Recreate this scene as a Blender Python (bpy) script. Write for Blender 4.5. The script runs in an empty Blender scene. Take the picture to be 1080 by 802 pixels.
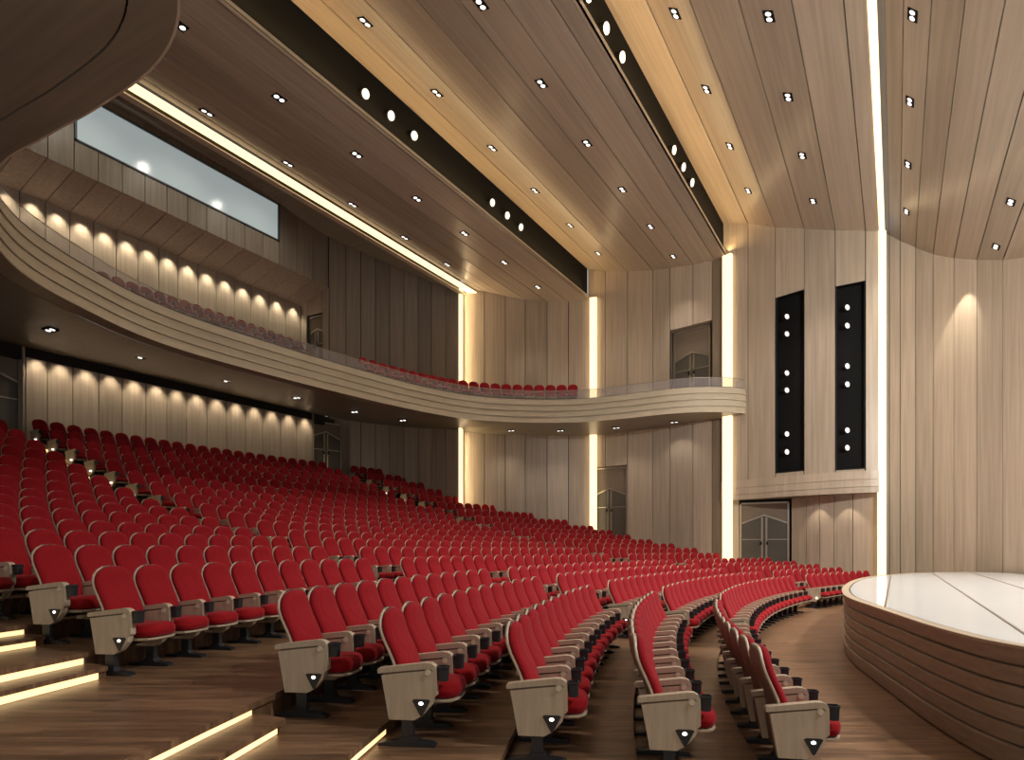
import bpy, math, random
from math import sin, cos, radians, degrees, atan2, hypot, pi
from mathutils import Vector, Matrix
random.seed(7)
S = bpy.context.scene
COL = S.collection

# ------------------------------------------------------------------ helpers
def new_mat(name):
    m = bpy.data.materials.new(name); m.use_nodes = True
    nt = m.node_tree; nt.nodes.clear()
    out = nt.nodes.new('ShaderNodeOutputMaterial')
    p = nt.nodes.new('ShaderNodeBsdfPrincipled')
    nt.links.new(p.outputs[0], out.inputs[0])
    return m, nt, p

def plain(name, col, rough=.5, metal=0., emit=None, strength=0., spec=.5, noise=.0, nscale=20., coat=0.):
    m, nt, p = new_mat(name)
    p.inputs['Base Color'].default_value = (*col, 1)
    p.inputs['Roughness'].default_value = rough
    p.inputs['Metallic'].default_value = metal
    p.inputs['Specular IOR Level'].default_value = spec
    p.inputs['Coat Weight'].default_value = coat
    if emit:
        p.inputs['Emission Color'].default_value = (*emit, 1)
        p.inputs['Emission Strength'].default_value = strength
    if noise:
        tc = nt.nodes.new('ShaderNodeTexCoord'); n = nt.nodes.new('ShaderNodeTexNoise')
        n.inputs['Scale'].default_value = nscale; n.inputs['Detail'].default_value = 4
        mix = nt.nodes.new('ShaderNodeMix'); mix.data_type = 'RGBA'
        mix.inputs[6].default_value = (*[c*(1-noise) for c in col], 1)
        mix.inputs[7].default_value = (*[min(1, c*(1+noise)) for c in col], 1)
        nt.links.new(tc.outputs['Object'], n.inputs['Vector'])
        nt.links.new(n.outputs[0], mix.inputs[0]); nt.links.new(mix.outputs[2], p.inputs['Base Color'])
    return m

def wood(name, a, b, scale, rough=.4, coat=0., island=.25, bump=.0, plank=None):
    """grain noise stretched along one axis, tone varied from plank to plank"""
    m, nt, p = new_mat(name)
    tc = nt.nodes.new('ShaderNodeTexCoord'); mp = nt.nodes.new('ShaderNodeMapping')
    mp.inputs['Scale'].default_value = scale
    if plank:
        pre = nt.nodes.new('ShaderNodeMapping'); pre.inputs['Rotation'].default_value = (0, 0, plank[2])
    if plank: nt.links.new(tc.outputs['Object'], pre.inputs[0]); nt.links.new(pre.outputs[0], mp.inputs[0])
    else: nt.links.new(tc.outputs['Object'], mp.inputs[0])
    n = nt.nodes.new('ShaderNodeTexNoise'); n.inputs['Scale'].default_value = 1.; n.inputs['Detail'].default_value = 5
    n.inputs['Distortion'].default_value = .4
    nt.links.new(mp.outputs[0], n.inputs['Vector'])
    r = nt.nodes.new('ShaderNodeValToRGB')
    r.color_ramp.elements[0].position = .32; r.color_ramp.elements[0].color = (*a, 1)
    r.color_ramp.elements[1].position = .68; r.color_ramp.elements[1].color = (*b, 1)
    nt.links.new(n.outputs[0], r.inputs[0])
    if plank:
        br = nt.nodes.new('ShaderNodeTexBrick'); mp2 = nt.nodes.new('ShaderNodeMapping')
        mp2.inputs['Rotation'].default_value = (0, 0, plank[2])
        nt.links.new(tc.outputs['Object'], mp2.inputs[0]); nt.links.new(mp2.outputs[0], br.inputs[0])
        br.inputs['Scale'].default_value = 1; br.inputs['Brick Width'].default_value = plank[0]
        br.inputs['Row Height'].default_value = plank[1]; br.inputs['Mortar Size'].default_value = .0015
        br.inputs['Color1'].default_value = (.62, .60, .58, 1); br.inputs['Color2'].default_value = (1.12, 1.12, 1.12, 1)
        br.inputs['Mortar'].default_value = (.55, .55, .55, 1)
        fac = br.outputs[0]
    else:
        g = nt.nodes.new('ShaderNodeNewGeometry'); mr = nt.nodes.new('ShaderNodeMapRange')
        mr.inputs[3].default_value = 1-island; mr.inputs[4].default_value = 1+island*.5
        nt.links.new(g.outputs['Random Per Island'], mr.inputs[0]); fac = mr.outputs[0]
    mx = nt.nodes.new('ShaderNodeMix'); mx.data_type = 'RGBA'; mx.blend_type = 'MULTIPLY'; mx.inputs[0].default_value = 1
    nt.links.new(r.outputs[0], mx.inputs[6]); nt.links.new(fac, mx.inputs[7])
    nt.links.new(mx.outputs[2], p.inputs['Base Color'])
    p.inputs['Roughness'].default_value = rough; p.inputs['Coat Weight'].default_value = coat
    p.inputs['Coat Roughness'].default_value = .15
    return m

def glass(name, tint=(.9, .93, .92), alpha=.35, rough=.05):
    m, nt, p = new_mat(name)
    p.inputs['Base Color'].default_value = (*tint, 1); p.inputs['Roughness'].default_value = rough
    p.inputs['Alpha'].default_value = alpha; p.inputs['Specular IOR Level'].default_value = .8
    return m

M = {}
ALPHA_F = radians(30.4)
M['wall'] = wood('oak_wall', (.40, .325, .25), (.51, .42, .325), (9, 9, .35), rough=.38, island=.16)
M['ceil'] = wood('oak_ceiling', (.37, .30, .228), (.475, .39, .30), (9, .25, 9), rough=.33, island=.13, coat=.15)
M['oak'] = wood('oak_pale', (.42, .335, .24), (.52, .42, .305), (30, 30, 3), rough=.42, island=.05)
M['fascia'] = wood('oak_fascia', (.58, .50, .37), (.68, .59, .44), (2, 2, 14), rough=.45, island=.04)
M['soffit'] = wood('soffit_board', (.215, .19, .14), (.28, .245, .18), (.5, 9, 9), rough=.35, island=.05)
M['stage'] = wood('stage_board', (.29, .22, .155), (.39, .30, .215), (3, 3, 22), rough=.42, island=.06)
M['floor'] = wood('brown_floorboards', (.125, .066, .034), (.27, .155, .085), (2.0, 17, 4), rough=.36, plank=(.9, .09, -ALPHA_F))
M['dark'] = plain('shadow_gap', (.02, .015, .012), .9)
M['black'] = plain('black_paint', (.009, .009, .009), .8, spec=.12)
M['blackmetal'] = plain('black_powder_coat', (.016, .017, .02), .45, noise=.1)
M['red'] = plain('red_velvet', (.25, .0075, .012), .85, noise=.10, nscale=40, spec=.12)
M['redseat'] = plain('red_velvet_seat', (.25, .006, .009), .85, noise=.1, nscale=40, spec=.12)
for k in ('red', 'redseat'):
    pp = [n for n in M[k].node_tree.nodes if n.type == 'BSDF_PRINCIPLED'][0]
    pp.inputs['Sheen Weight'].default_value = .22; pp.inputs['Sheen Tint'].default_value = (1, .38, .46, 1)
    pp.inputs['Sheen Roughness'].default_value = .4
M['led'] = plain('warm_led', (.8, .7, .5), .5, emit=(1, .73, .40), strength=1.75)
M['stepled'] = plain('step_led', (.8, .7, .5), .5, emit=(1, .68, .30), strength=1.35)
M['shellback'] = plain('brown_seat_back', (.15, .10, .07), .5, noise=.15, nscale=6)
M['lens'] = plain('lamp_lens', (.9, .9, .9), .4, emit=(1, .96, .9), strength=1.6)
M['spotlens'] = plain('spot_lens', (.8, .8, .8), .4, emit=(1, .96, .9), strength=.72)
M['seatled'] = plain('aisle_lamp', (.9, .9, .9), .4, emit=(1, .93, .8), strength=3.)
M['steel'] = plain('brushed_steel', (.55, .50, .42), .3, metal=.85, noise=.06)
M['doorglass'] = plain('bronze_door_glass', (.095, .085, .07), .28, spec=.6, noise=.15, nscale=1.5)
M['doorpanel'] = plain('door_transom_board', (.20, .155, .115), .45)
M['marble'] = plain('white_marble', (.84, .88, .89), .10, noise=.02, nscale=2.)
M['seam'] = plain('brown_marble_joint', (.16, .12, .09), .5)
M['glass'] = glass('rail_glass', (.44, .40, .40), .46)
M['pane'] = plain('frosted_pane', (.42, .47, .47), .15, emit=(.75, .86, .86), strength=.36)
M['frame'] = plain('grey_frame', (.09, .11, .11), .4)
M['deck'] = plain('balcony_carpet', (.12, .03, .03), .9, noise=.1)

class MB:
    def __init__(s): s.v, s.f, s.m, s.mats, s.sm = [], [], [], [], []
    def mi(s, mat):
        if mat not in s.mats: s.mats.append(mat)
        return s.mats.index(mat)
    def add(s, verts, faces, mat, smooth=False):
        o = len(s.v); s.v += [tuple(v) for v in verts]; i = s.mi(mat)
        for f in faces:
            s.f.append(tuple(o+k for k in f)); s.m.append(i); s.sm.append(smooth)
    def hexa(s, b, t, mat):
        """b, t : four bottom and four top corners in matching order"""
        s.add(list(b)+list(t), [(3, 2, 1, 0), (4, 5, 6, 7), (0, 1, 5, 4), (1, 2, 6, 5), (2, 3, 7, 6), (3, 0, 4, 7)], mat)
    def box(s, x0, x1, y0, y1, z0, z1, mat):
        s.hexa([(x0, y0, z0), (x1, y0, z0), (x1, y1, z0), (x0, y1, z0)], [(x0, y0, z1), (x1, y0, z1), (x1, y1, z1), (x0, y1, z1)], mat)
    def prism(s, poly, axis, a, b, mat, smooth=False):
        """poly of 2-D points extruded along axis from a to b"""
        def P(p, c):
            return {'y': (p[0], c, p[1]), 'z': (p[0], p[1], c), 'x': (c, p[0], p[1])}[axis]
        n = len(poly); vs = [P(p, a) for p in poly]+[P(p, b) for p in poly]
        s.add(vs, [tuple(range(n))[::-1], tuple(range(n, 2*n))], mat)
        s.add(vs, [(i, (i+1) % n, n+(i+1) % n, n+i) for i in range(n)], mat, smooth)
    def cyl(s, c, d, r, h, mat, n=16, r2=None):
        """cylinder from centre c along unit direction d"""
        d = Vector(d).normalized(); u = d.orthogonal().normalized(); w = d.cross(u); r2 = r if r2 is None else r2
        c = Vector(c); vs = []
        for rr, o in ((r, 0), (r2, h)):
            for i in range(n):
                q = 2*pi*i/n; vs.append(c+d*o+u*rr*cos(q)+w*rr*sin(q))
        s.add(vs, [tuple(range(n))[::-1], tuple(range(n, 2*n))], mat)
        s.add(vs, [(i, (i+1) % n, n+(i+1) % n, n+i) for i in range(n)], mat, True)
    def mesh(s, name):
        me = bpy.data.meshes.new(name); me.from_pydata(s.v, [], s.f)
        for m in s.mats: me.materials.append(m)
        me.polygons.foreach_set('material_index', s.m); me.polygons.foreach_set('use_smooth', s.sm); me.validate(); me.update()
        return me
    def build(s, name, parent=None):
        o = bpy.data.objects.new(name, s.mesh(name)); COL.objects.link(o)
        if parent: o.parent = parent
        return o

def tag(o, label=None, cat=None, group=None, kind=None):
    if label: o['label'] = label
    if cat: o['category'] = cat
    if group: o['group'] = group
    if kind: o['kind'] = kind
    return o
def struct(o, label=None): return tag(o, label, None, None, 'structure')
def empty(name, loc=(0, 0, 0), rz=0.):
    o = bpy.data.objects.new(name, None); COL.objects.link(o); o.location = loc; o.rotation_euler = (0, 0, rz)
    o.empty_display_size = .2; return o
def inst(name, me, parent=None, loc=(0, 0, 0), rz=0.):
    o = bpy.data.objects.new(name, me); COL.objects.link(o); o.location = loc; o.rotation_euler = (0, 0, rz)
    if parent: o.parent = parent
    return o
ORD = ['zeroth', 'first', 'second', 'third', 'fourth', 'fifth', 'sixth', 'seventh', 'eighth', 'ninth', 'tenth', 'eleventh', 'twelfth', 'thirteenth', 'fourteenth', 'fifteenth', 'sixteenth', 'seventeenth', 'eighteenth', 'nineteenth', 'twentieth', 'twenty-first', 'twenty-second', 'twenty-third', 'twenty-fourth', 'twenty-fifth', 'twenty-sixth', 'twenty-seventh', 'twenty-eighth', 'twenty-ninth', 'thirtieth', 'thirty-first', 'thirty-second', 'thirty-third', 'thirty-fourth']

def catmull(P, k=6):
    out = []
    n = len(P)
    for i in range(n-1):
        p0, p1, p2, p3 = P[max(i-1, 0)], P[i], P[i+1], P[min(i+2, n-1)]
        for j in range(k):
            t = j/k
            out.append(tuple(.5*((2*b)+(-a+c)*t+(2*a-5*b+4*c-d)*t*t+(-a+3*b-3*c+d)*t**3) for a, b, c, d in zip(p0, p1, p2, p3)))
    out.append(tuple(P[-1])); return out
def lerp_at(P, x, k=1):
    """y (index k) of polyline P at abscissa x; P sorted on [0]"""
    for a, b in zip(P, P[1:]):
        if min(a[0], b[0])-1e-6 <= x <= max(a[0], b[0])+1e-6:
            t = (x-a[0])/(b[0]-a[0]) if b[0] != a[0] else 0
            return a[k]+t*(b[k]-a[k])
    return P[0][k] if abs(x-P[0][0]) < abs(x-P[-1][0]) else P[-1][k]

def area(name, loc, size, energy, col, d, sy=None):
    l = bpy.data.lights.new(name, 'AREA'); l.energy = energy; l.color = col
    l.shape = 'RECTANGLE'; l.size = size; l.size_y = sy or size
    o = bpy.data.objects.new(name, l); COL.objects.link(o); o.location = loc
    o.rotation_euler = Vector(d).to_track_quat('-Z', 'Y').to_euler()
    if name == 'column_lamp': o.rotation_euler = Vector(d).to_track_quat('-Z', 'X').to_euler()
    return o
def spot(name, loc, d, energy, ang, col=(1, .86, .68), blend=.6, r=.05):
    l = bpy.data.lights.new(name, 'SPOT'); l.energy = energy; l.color = col; l.spot_size = radians(ang); l.spot_blend = blend
    l.shadow_soft_size = r
    o = bpy.data.objects.new(name, l); COL.objects.link(o); o.location = loc
    o.rotation_euler = Vector(d).to_track_quat('-Z', 'Y').to_euler(); return o

# ------------------------------------------------------------------ camera
ALPHA = math.atan(405/690)
cam = bpy.data.cameras.new('camera'); co = bpy.data.objects.new('camera', cam); COL.objects.link(co)
co.location = (0, 0, 1.84); co.rotation_euler = (pi/2, 0, ALPHA)
cam.sensor_width = 36; cam.lens = 690/1080*36; cam.shift_y = 178/1080; cam.clip_end = 200
S.camera = co
def px(X, Y, Z):
    lat = X*cos(ALPHA)+Y*sin(ALPHA); d = -X*sin(ALPHA)+Y*cos(ALPHA)
    return 540+690*lat/d, 579-690*(Z-1.84)/d, d

# ------------------------------------------------------------------ seating geometry (plan)
XC, YC = 26.2, 16.4
R = {1: 29.2, 2: 30.2, 3: 31.2, 4: 32.2, 5: 33.2, 6: 35.4}
for n in range(7, 21): R[n] = 36.5+1.08*(n-7)
Z = dict(zip(range(1, 21), [0, .10, .20, .31, .43, .62, .84, 1.04, 1.24, 1.48, 1.72, 1.96, 2.28, 2.63, 3.0, 3.4, 3.8, 4.2, 4.6, 5.0]))
def pol(r, th): return XC-r*cos(th), YC+r*sin(th)
def thY(r, Y): return math.asin(max(-1, min(1, (Y-YC)/r)))
SEND = [10.99, 11.45, 12.07, 12.55, 12.75, 13.11, 13.47, 13.63, 13.75, 13.85, 14.14, 14.3, 14.43, 14.54, 14.45, 14.13, 13.64, 12.95, 11.64, 10.31]
PITCH = .55
def blocks(n):
    r = R[n]
    nearth = radians({1: -22.0, 2: -22.5, 3: -22.7, 4: -22.85, 5: -22.35}[n]) if n <= 5 else thY(r, {6: 3.4, 7: 3.25, 8: 2.9}.get(n, 3.05))
    b0 = radians(-9.3) if n <= 5 else thY(r, 10.3)
    a1 = b0-1.12/r
    if n <= 5: b1 = radians(9.25)
    else:
        yy = 22.0-.0 + (24.3-1.12-22.0)*max(0, min(1, (n-6)/8))
        b1 = thY(r, yy)
    c0 = b1+1.12/r
    c1 = (SEND[n-1]+.28)/r
    return (('near', nearth, a1), ('middle', b0, b1), ('far', c0, c1))

# ------------------------------------------------------------------ floor platforms
mb = MB()
mb.add([(-30, -3, -.02), (14, -3, -.02), (14, 33, -.02), (-30, 33, -.02)], [(0, 1, 2, 3)], M['dark'])
mb.add([(-4, -3, 0), (14, -3, 0), (14, 33, 0), (-4, 33, 0)], [(0, 1, 2, 3)], M['floor'])
def ring(mb, r0, r1, z0, z1, ya, yb, mat, k=48, lip=.03, nose=.05):
    """stepped platform between radii r0 (stage side) and r1: overhanging nosing, riser below, top"""
    vs = []; pr = [(r0+lip, z0), (r0+lip, z1-nose), (r0, z1-nose), (r0, z1), (r1, z1), (r1, z0)]
    def lim(r, Y): return thY(r, Y)
    for i in range(k+1):
        for r, z in pr:
            t0, t1 = lim(r, ya), lim(r, yb); th = t0+(t1-t0)*i/k; x, y = pol(r, th); vs.append((x, y, z))
    m = len(pr); fs = [(i*m+j, i*m+j+1, (i+1)*m+j+1, (i+1)*m+j) for i in range(k) for j in range(m-1)]
    fs += [tuple(range(m))[::-1], tuple(k*m+j for j in range(m))]
    mb.add(vs, fs, mat)
for n in range(2, 21):
    ring(mb, R[n-1]+.02, (R[n]+.05) if n < 20 else R[20]+1.3, Z[n-1]-.02 if n > 1 else 0, Z[n], -2.9, 30.6 if n < 17 else (29.8, 29.2, 28, 27)[n-17], M['floor'])
flo = mb.build('floor'); struct(flo)

# LED strips under the nosings and half steps in the aisles
def arcstrip(mb, r, y0, y1, z0, z1, mat, t=.012, k=10):
    vs = []
    for i in range(k+1):
        for rr, z in ((r, z0), (r, z1), (r+t, z1), (r+t, z0)):
            a, b = thY(rr, y0), thY(rr, y1); th = a+(b-a)*i/k; x, y = pol(rr, th); vs.append((x, y, z))
    fs = [(i*4+j, i*4+(j+1) % 4, (i+1)*4+(j+1) % 4, (i+1)*4+j) for i in range(k) for j in range(4)]+[(3, 2, 1, 0), (k*4, k*4+1, k*4+2, k*4+3)]
    mb.add(vs, fs, mat)
def step_set(n, y0, y1, aisle, desc, bright=True):
    r = R[n-1]+.02; rise = Z[n]-Z[n-1]; mid = (y0+y1)/2
    nose = .05
    m = MB(); h = min(.05, rise-nose-.01) if rise < .15 else .05
    if rise >= .15: h = max(.03, rise/2-nose+.004)
    arcstrip(m, r+.012, y0, y1-.06, Z[n]-nose-h, Z[n]-nose-.002, M['stepled'])
    o = m.build('step_light_strip')
    tag(o, 'warm LED strip under the %s platform nosing, %s' % (ORD[n-1], desc), 'step light', 'warm LED strips of the aisle steps')
    if rise >= .15:
        m = MB(); dep = .30; ring(m, r-dep, r+.025, Z[n-1]-.01, Z[n-1]+rise/2, y0, y1, M['floor'], k=10, nose=.042)
        s = m.build('aisle_step')
        tag(s, 'brown half step with lit nosing below %s platform, %s' % (ORD[n-1], desc), 'step', 'wooden half steps of the aisles')
        m = MB(); arcstrip(m, r-dep+.012, y0+.03, y1-.10, Z[n-1]+.004, Z[n-1]+rise/2-.043, M['stepled'])
        m.build('light_strip', s)
for n in range(2, 11):
    r = R[n]; y1 = pol(R[n-1], blocks(n)[0][1])[1] if n <= 5 else (3.42 if n > 6 else 3.5)
    step_set(n, -2.5, y1-.02, 'near', 'near side aisle')
for n in range(6, 21):
    b = blocks(n); r = R[n-1]
    step_set(n, pol(r, b[0][2])[1]+.04, pol(r, b[1][1])[1]-.04, 'a', 'aisle left of middle block')
for n in range(6, 21):
    b = blocks(n); r = R[n-1]
    step_set(n, pol(r, b[1][2])[1]+.04, pol(r, b[2][1])[1]-.04, 'b', 'aisle right of middle block')

# ------------------------------------------------------------------ seat parts (local: x to the stage, y along the row, z up)
def halfw(q, w=.247):
    """half width of the backrest at height fraction q"""
    if q < .66: return w*(.94+.06*q/.66)
    s = (q-.66)/.34; return w*max(0., 1-s**2.5)**(1/2.6)
def backx(q): return .120-.115*q+.034*sin(q*pi*1.85)
def back_mesh(nu=16, nv=18, detail=True):
    mb = MB(); vs = []; z0, z1 = .40, 1.045
    def pt(u, q, side):
        s = min(q, .9985); hw = halfw(s); y = u*hw; x = backx(q)
        edge = max(0., (1-abs(u)**3.2)*(1-max(0, (q-.82)/.18)**3))
        if side > 0:
            x += .026+.050*edge**.6
            if detail:
                # stitched line: an arc across the lower third and the head rest outline
                f = abs(hypot(y/.175, (z0+(z1-z0)*q-.86)/.20)-1.)
                x -= .013*max(0, 1-f/.07)*(1 if z0+(z1-z0)*q < .90 else .35)
                f2 = abs(y)-.05-(.62-q)*.28
                if q < .42: x -= .010*max(0, 1-abs(f2)/.018)
        return (x, y, z0+(z1-z0)*q)
    for side in (1, -1):
        for j in range(nv+1):
            q = j/nv; q = q if q < .5 else .5+.5*sin((q-.5)*pi)
            for i in range(nu+1): vs.append(pt(-1+2*i/nu, q, side))
    W = nu+1; N = W*(nv+1)
    fs = [(j*W+i, j*W+i+1, (j+1)*W+i+1, (j+1)*W+i) for j in range(nv) for i in range(nu)]
    fs += [(N+j*W+i, N+(j+1)*W+i, N+(j+1)*W+i+1, N+j*W+i+1) for j in range(nv) for i in range(nu)]
    for j in range(nv):
        fs.append((j*W, (j+1)*W, N+(j+1)*W, N+j*W)); fs.append((j*W+nu, N+j*W+nu, N+(j+1)*W+nu, (j+1)*W+nu))
    for i in range(nu): fs.append((nv*W+i, nv*W+i+1, N+nv*W+i+1, N+nv*W+i)); fs.append((i, N+i, N+i+1, i+1))
    mb.add(vs, fs, M['red'], True); return mb
def shell_mesh(nv=14):
    mb = MB(); vs = []; z0, z1 = .24, 1.052; prof = []
    for j in range(nv+1):
        q = j/nv; q = q if q < .5 else .5+.5*sin((q-.5)*pi)
        z = z0+(z1-z0)*q; qq = max(0, (z-.40)/(z1-.40)); hw = halfw(min(qq, 1.), .2515) if z > .4 else .235-.06*(.40-z)/.16
        x = backx(qq)-.010 if z > .4 else .120+(.4-z)*.10
        if z > .4: x += .004
        prof.append((x, hw, z))
    nu = 6
    for t in (0, -.022):
        for x, hw, z in prof:
            for i in range(nu+1):
                u = -1+2*i/nu; vs.append((x+t-.03*(1-u*u)+.0, u*hw, z))
    W = nu+1; N = W*(nv+1); n = nv
    fs = [(j*W+i, j*W+i+1, (j+1)*W+i+1, (j+1)*W+i) for j in range(n) for i in range(nu)]+[(N+j*W+i, N+(j+1)*W+i, N+(j+1)*W+i+1, N+j*W+i+1) for j in range(n) for i in range(nu)]
    for j in range(n): fs += [(j*W, (j+1)*W, N+(j+1)*W, N+j*W), (j*W+nu, N+j*W+nu, N+(j+1)*W+nu, (j+1)*W+nu)]
    for i in range(nu): fs += [(n*W+i, n*W+i+1, N+n*W+i+1, N+n*W+i), (i, N+i, N+i+1, i+1)]
    mb.add(vs, fs, M['oak'], True); bi = mb.mi(M['shellback'])
    for k in range(nv*nu, 2*nv*nu): mb.m[k] = bi
    return mb
def seat_mesh(nu=12, nv=12):
    mb = MB(); vs = []; x0, x1 = .13, .60
    def pt(u, v, top):
        x = x0+(x1-x0)*v; fr = max(0, (v-.72)/.28)
        hw = .235*(1-.10*(1-v))*(max(0.02, 1-fr**3*.55)); y = u*hw
        th = max(0., 1-abs(u)**5)**.5*(1-fr**3)**.5 if fr < 1 else 0
        th *= min(1, .5+v*5)
        th = max(0., th)**.6; zc = .41; return (x, y, zc+(.074*th+.006*(1-u*u) if top else -.064*th))
    for top in (True, False):
        for j in range(nv+1):
            v = j/nv; v = v if v < .5 else .5+.5*sin((v-.5)*pi)
            for i in range(nu+1): vs.append(pt(sin((-1+2*i/nu)*pi/2), v, top))
    W = nu+1; N = W*(nv+1)
    fs = [(j*W+i, (j+1)*W+i, (j+1)*W+i+1, j*W+i+1) for j in range(nv) for i in range(nu)]+[(N+j*W+i, N+j*W+i+1, N+(j+1)*W+i+1, N+(j+1)*W+i) for j in range(nv) for i in range(nu)]
    for i in range(nu): fs += [(nv*W+i, N+nv*W+i, N+nv*W+i+1, nv*W+i+1), (i, i+1, N+i+1, N+i)]
    mb.add(vs, fs, M['redseat'], True); return mb
def seatshell_mesh():
    mb = MB(); pts = [(.14, -.20), (.46, -.225), (.55, -.20), (.588, -.12), (.597, 0), (.588, .12), (.55, .20), (.46, .225), (.14, .20)]
    vs = [(x, y, .335) for x, y in pts]+[(.14+(x-.14)*.96, y*.94, .322) for x, y in pts]+[(x, y, .350) for x, y in pts]
    n = len(pts)
    mb.add(vs, [tuple(range(2*n, 3*n)), tuple(range(n, 2*n))[::-1]]+[(i, (i+1) % n, 2*n+(i+1) % n, 2*n+i) for i in range(n)]+[(n+i, n+(i+1) % n, (i+1) % n, i) for i in range(n)], M['oak']); return mb
def rrect(x0, x1, z0, z1, r, n=4):
    out = []
    for cx, cz, a0 in ((x1-r, z0+r, -pi/2), (x1-r, z1-r, 0), (x0+r, z1-r, pi/2), (x0+r, z0+r, pi)):
        for i in range(n+1): q = a0+pi/2*i/n; out.append((cx+r*cos(q), cz+r*sin(q)))
    return out
def arm_mesh(y=-.275, end=False):
    mb = MB(); t = .026
    panel = [(.075, .205), (.275, .205), (.345, .245), (.415, .325), (.432, .40), (.430, .583), (.40, .592), (.18, .568), (.014, .546)]
    mb.prism(panel, 'y', y-.036, y+.036, M['oak'])
    mb.prism([(.03, .53), (.42, .56), (.42, .60), (.03, .58)], 'y', y-.02, y+.02, M['shellback'])
    # arm rail: rises to the front, rounded front corner that runs down the panel edge
    bar = [(-.015, .560), (-.018, .590), (-.008, .602), (.18, .627), (.36, .650), (.405, .648), (.435, .632), (.450, .605), (.452, .56), (.452, .40), (.430, .38), (.430, .585), (.40, .606), (.18, .582)]
    mb.prism(bar, 'y', y-.036, y+.036, M['oak'])
    return mb
def knob_mesh(y):
    mb = MB(); mb.cyl((.385, y-.028, .575), (0, -1, 0), .031, .012, M['oak'], 20, .026); mb.cyl((.385, y-.040, .575), (0, -1, 0), .020, .004, M['fascia'], 16); return mb
def cup_mesh(y=-.255):
    mb = MB(); vs = []; n = 16; rings = [(.030, .505), (.038, .508), (.042, .60), (.047, .608), (.047, .622), (.040, .622), (.036, .53)]
    for rr, z in rings:
        for i in range(n):
            q = 2*pi*i/n; c, s = cos(q), sin(q); e = .55
            vs.append((.495+rr*1.0*math.copysign(abs(c)**e, c), y+rr*math.copysign(abs(s)**e, s), z))
    fs = [(k*n+i, k*n+(i+1) % n, (k+1)*n+(i+1) % n, (k+1)*n+i) for k in range(len(rings)-1) for i in range(n)]+[tuple(range(n))[::-1], tuple((len(rings)-1)*n+i for i in range(n))]
    mb.add(vs, fs, M['blackmetal']); mb.box(.44, .47, y-.02, y+.02, .54, .59, M['blackmetal']); return mb
def ped_mesh(y=-.275):
    mb = MB(); mb.box(.175, .265, y-.03, y+.03, .03, .215, M['blackmetal'])
    mb.prism([(-.01, 0), (.44, 0), (.44, .022), (.40, .034), (.29, .045), (.27, .075), (.17, .075), (.15, .045), (.03, .030), (-.01, .020)], 'y', y-.045, y+.045, M['blackmetal']); return mb
def under_mesh():
    mb = MB(); mb.box(.16, .30, -.24, .24, .27, .312, M['blackmetal']); return mb
def lamp_mesh(y):
    mb = MB(); mb.prism([(.262, .362), (.285, .370), (.385, .370), (.405, .362), (.345, .245), (.328, .240)], 'y', y-.042, y-.026, M['blackmetal']); return mb
def bulb_mesh(y):
    mb = MB(); n = 14; c = (.333, .338)
    vs = [(c[0]+.015*cos(2*pi*i/n), y-.0445, c[1]+.0115*sin(2*pi*i/n)) for i in range(n)]+[(c[0]+.022*cos(2*pi*i/n), y-.040, c[1]+.016*sin(2*pi*i/n)) for i in range(n)]
    mb.add(vs, [tuple(range(n))]+[(i, n+i, n+(i+1) % n, (i+1) % n) for i in range(n)], M['seatled']); return mb
ME = dict(backrest=back_mesh(26, 30).mesh('backrest'), back_shell=shell_mesh().mesh('back_shell'), seat=seat_mesh().mesh('seat'),
          seat_shell=seatshell_mesh().mesh('seat_shell'), arm=arm_mesh().mesh('armrest'), arm2=arm_mesh(.275).mesh('armrest'),
          knob=knob_mesh(-.275).mesh('knob'), cup=cup_mesh().mesh('cup_holder'), ped=ped_mesh().mesh('pedestal'), ped2=ped_mesh(.275).mesh('pedestal'),
          bracket=under_mesh().mesh('seat_bracket'), lamp=lamp_mesh(-.275).mesh('aisle_lamp'), bulb=bulb_mesh(-.275).mesh('bulb'))
# light version of the same seat, all in one mesh, for the rows far away
def small_seat():
    mb = MB()
    for src in (back_mesh(6, 7, False), shell_mesh(6), seat_mesh(4, 4), seatshell_mesh()):
        for f, mi, sm in zip(src.f, src.m, src.sm): pass
        o = len(mb.v); mb.v += src.v
        for f, mi, sm in zip(src.f, src.m, src.sm):
            mb.f.append(tuple(o+k for k in f)); mb.m.append(mb.mi(src.mats[mi])); mb.sm.append(sm)
    y = -.275
    mb.prism([(.075, .205), (.30, .205), (.435, .33), (.45, .60), (.40, .65), (-.015, .60), (.012, .56)], 'y', y-.03, y+.03, M['oak'])
    mb.box(.45, .54, y-.03, y+.06, .51, .62, M['blackmetal']); mb.box(.175, .265, y-.03, y+.03, 0, .21, M['blackmetal']); mb.box(0, .44, y-.04, y+.04, 0, .03, M['blackmetal'])
    mb.box(.16, .34, -.24, .24, .26, .312, M['blackmetal'])
    return mb
SM = small_seat(); SMme = SM.mesh('auditorium_seat')

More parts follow.
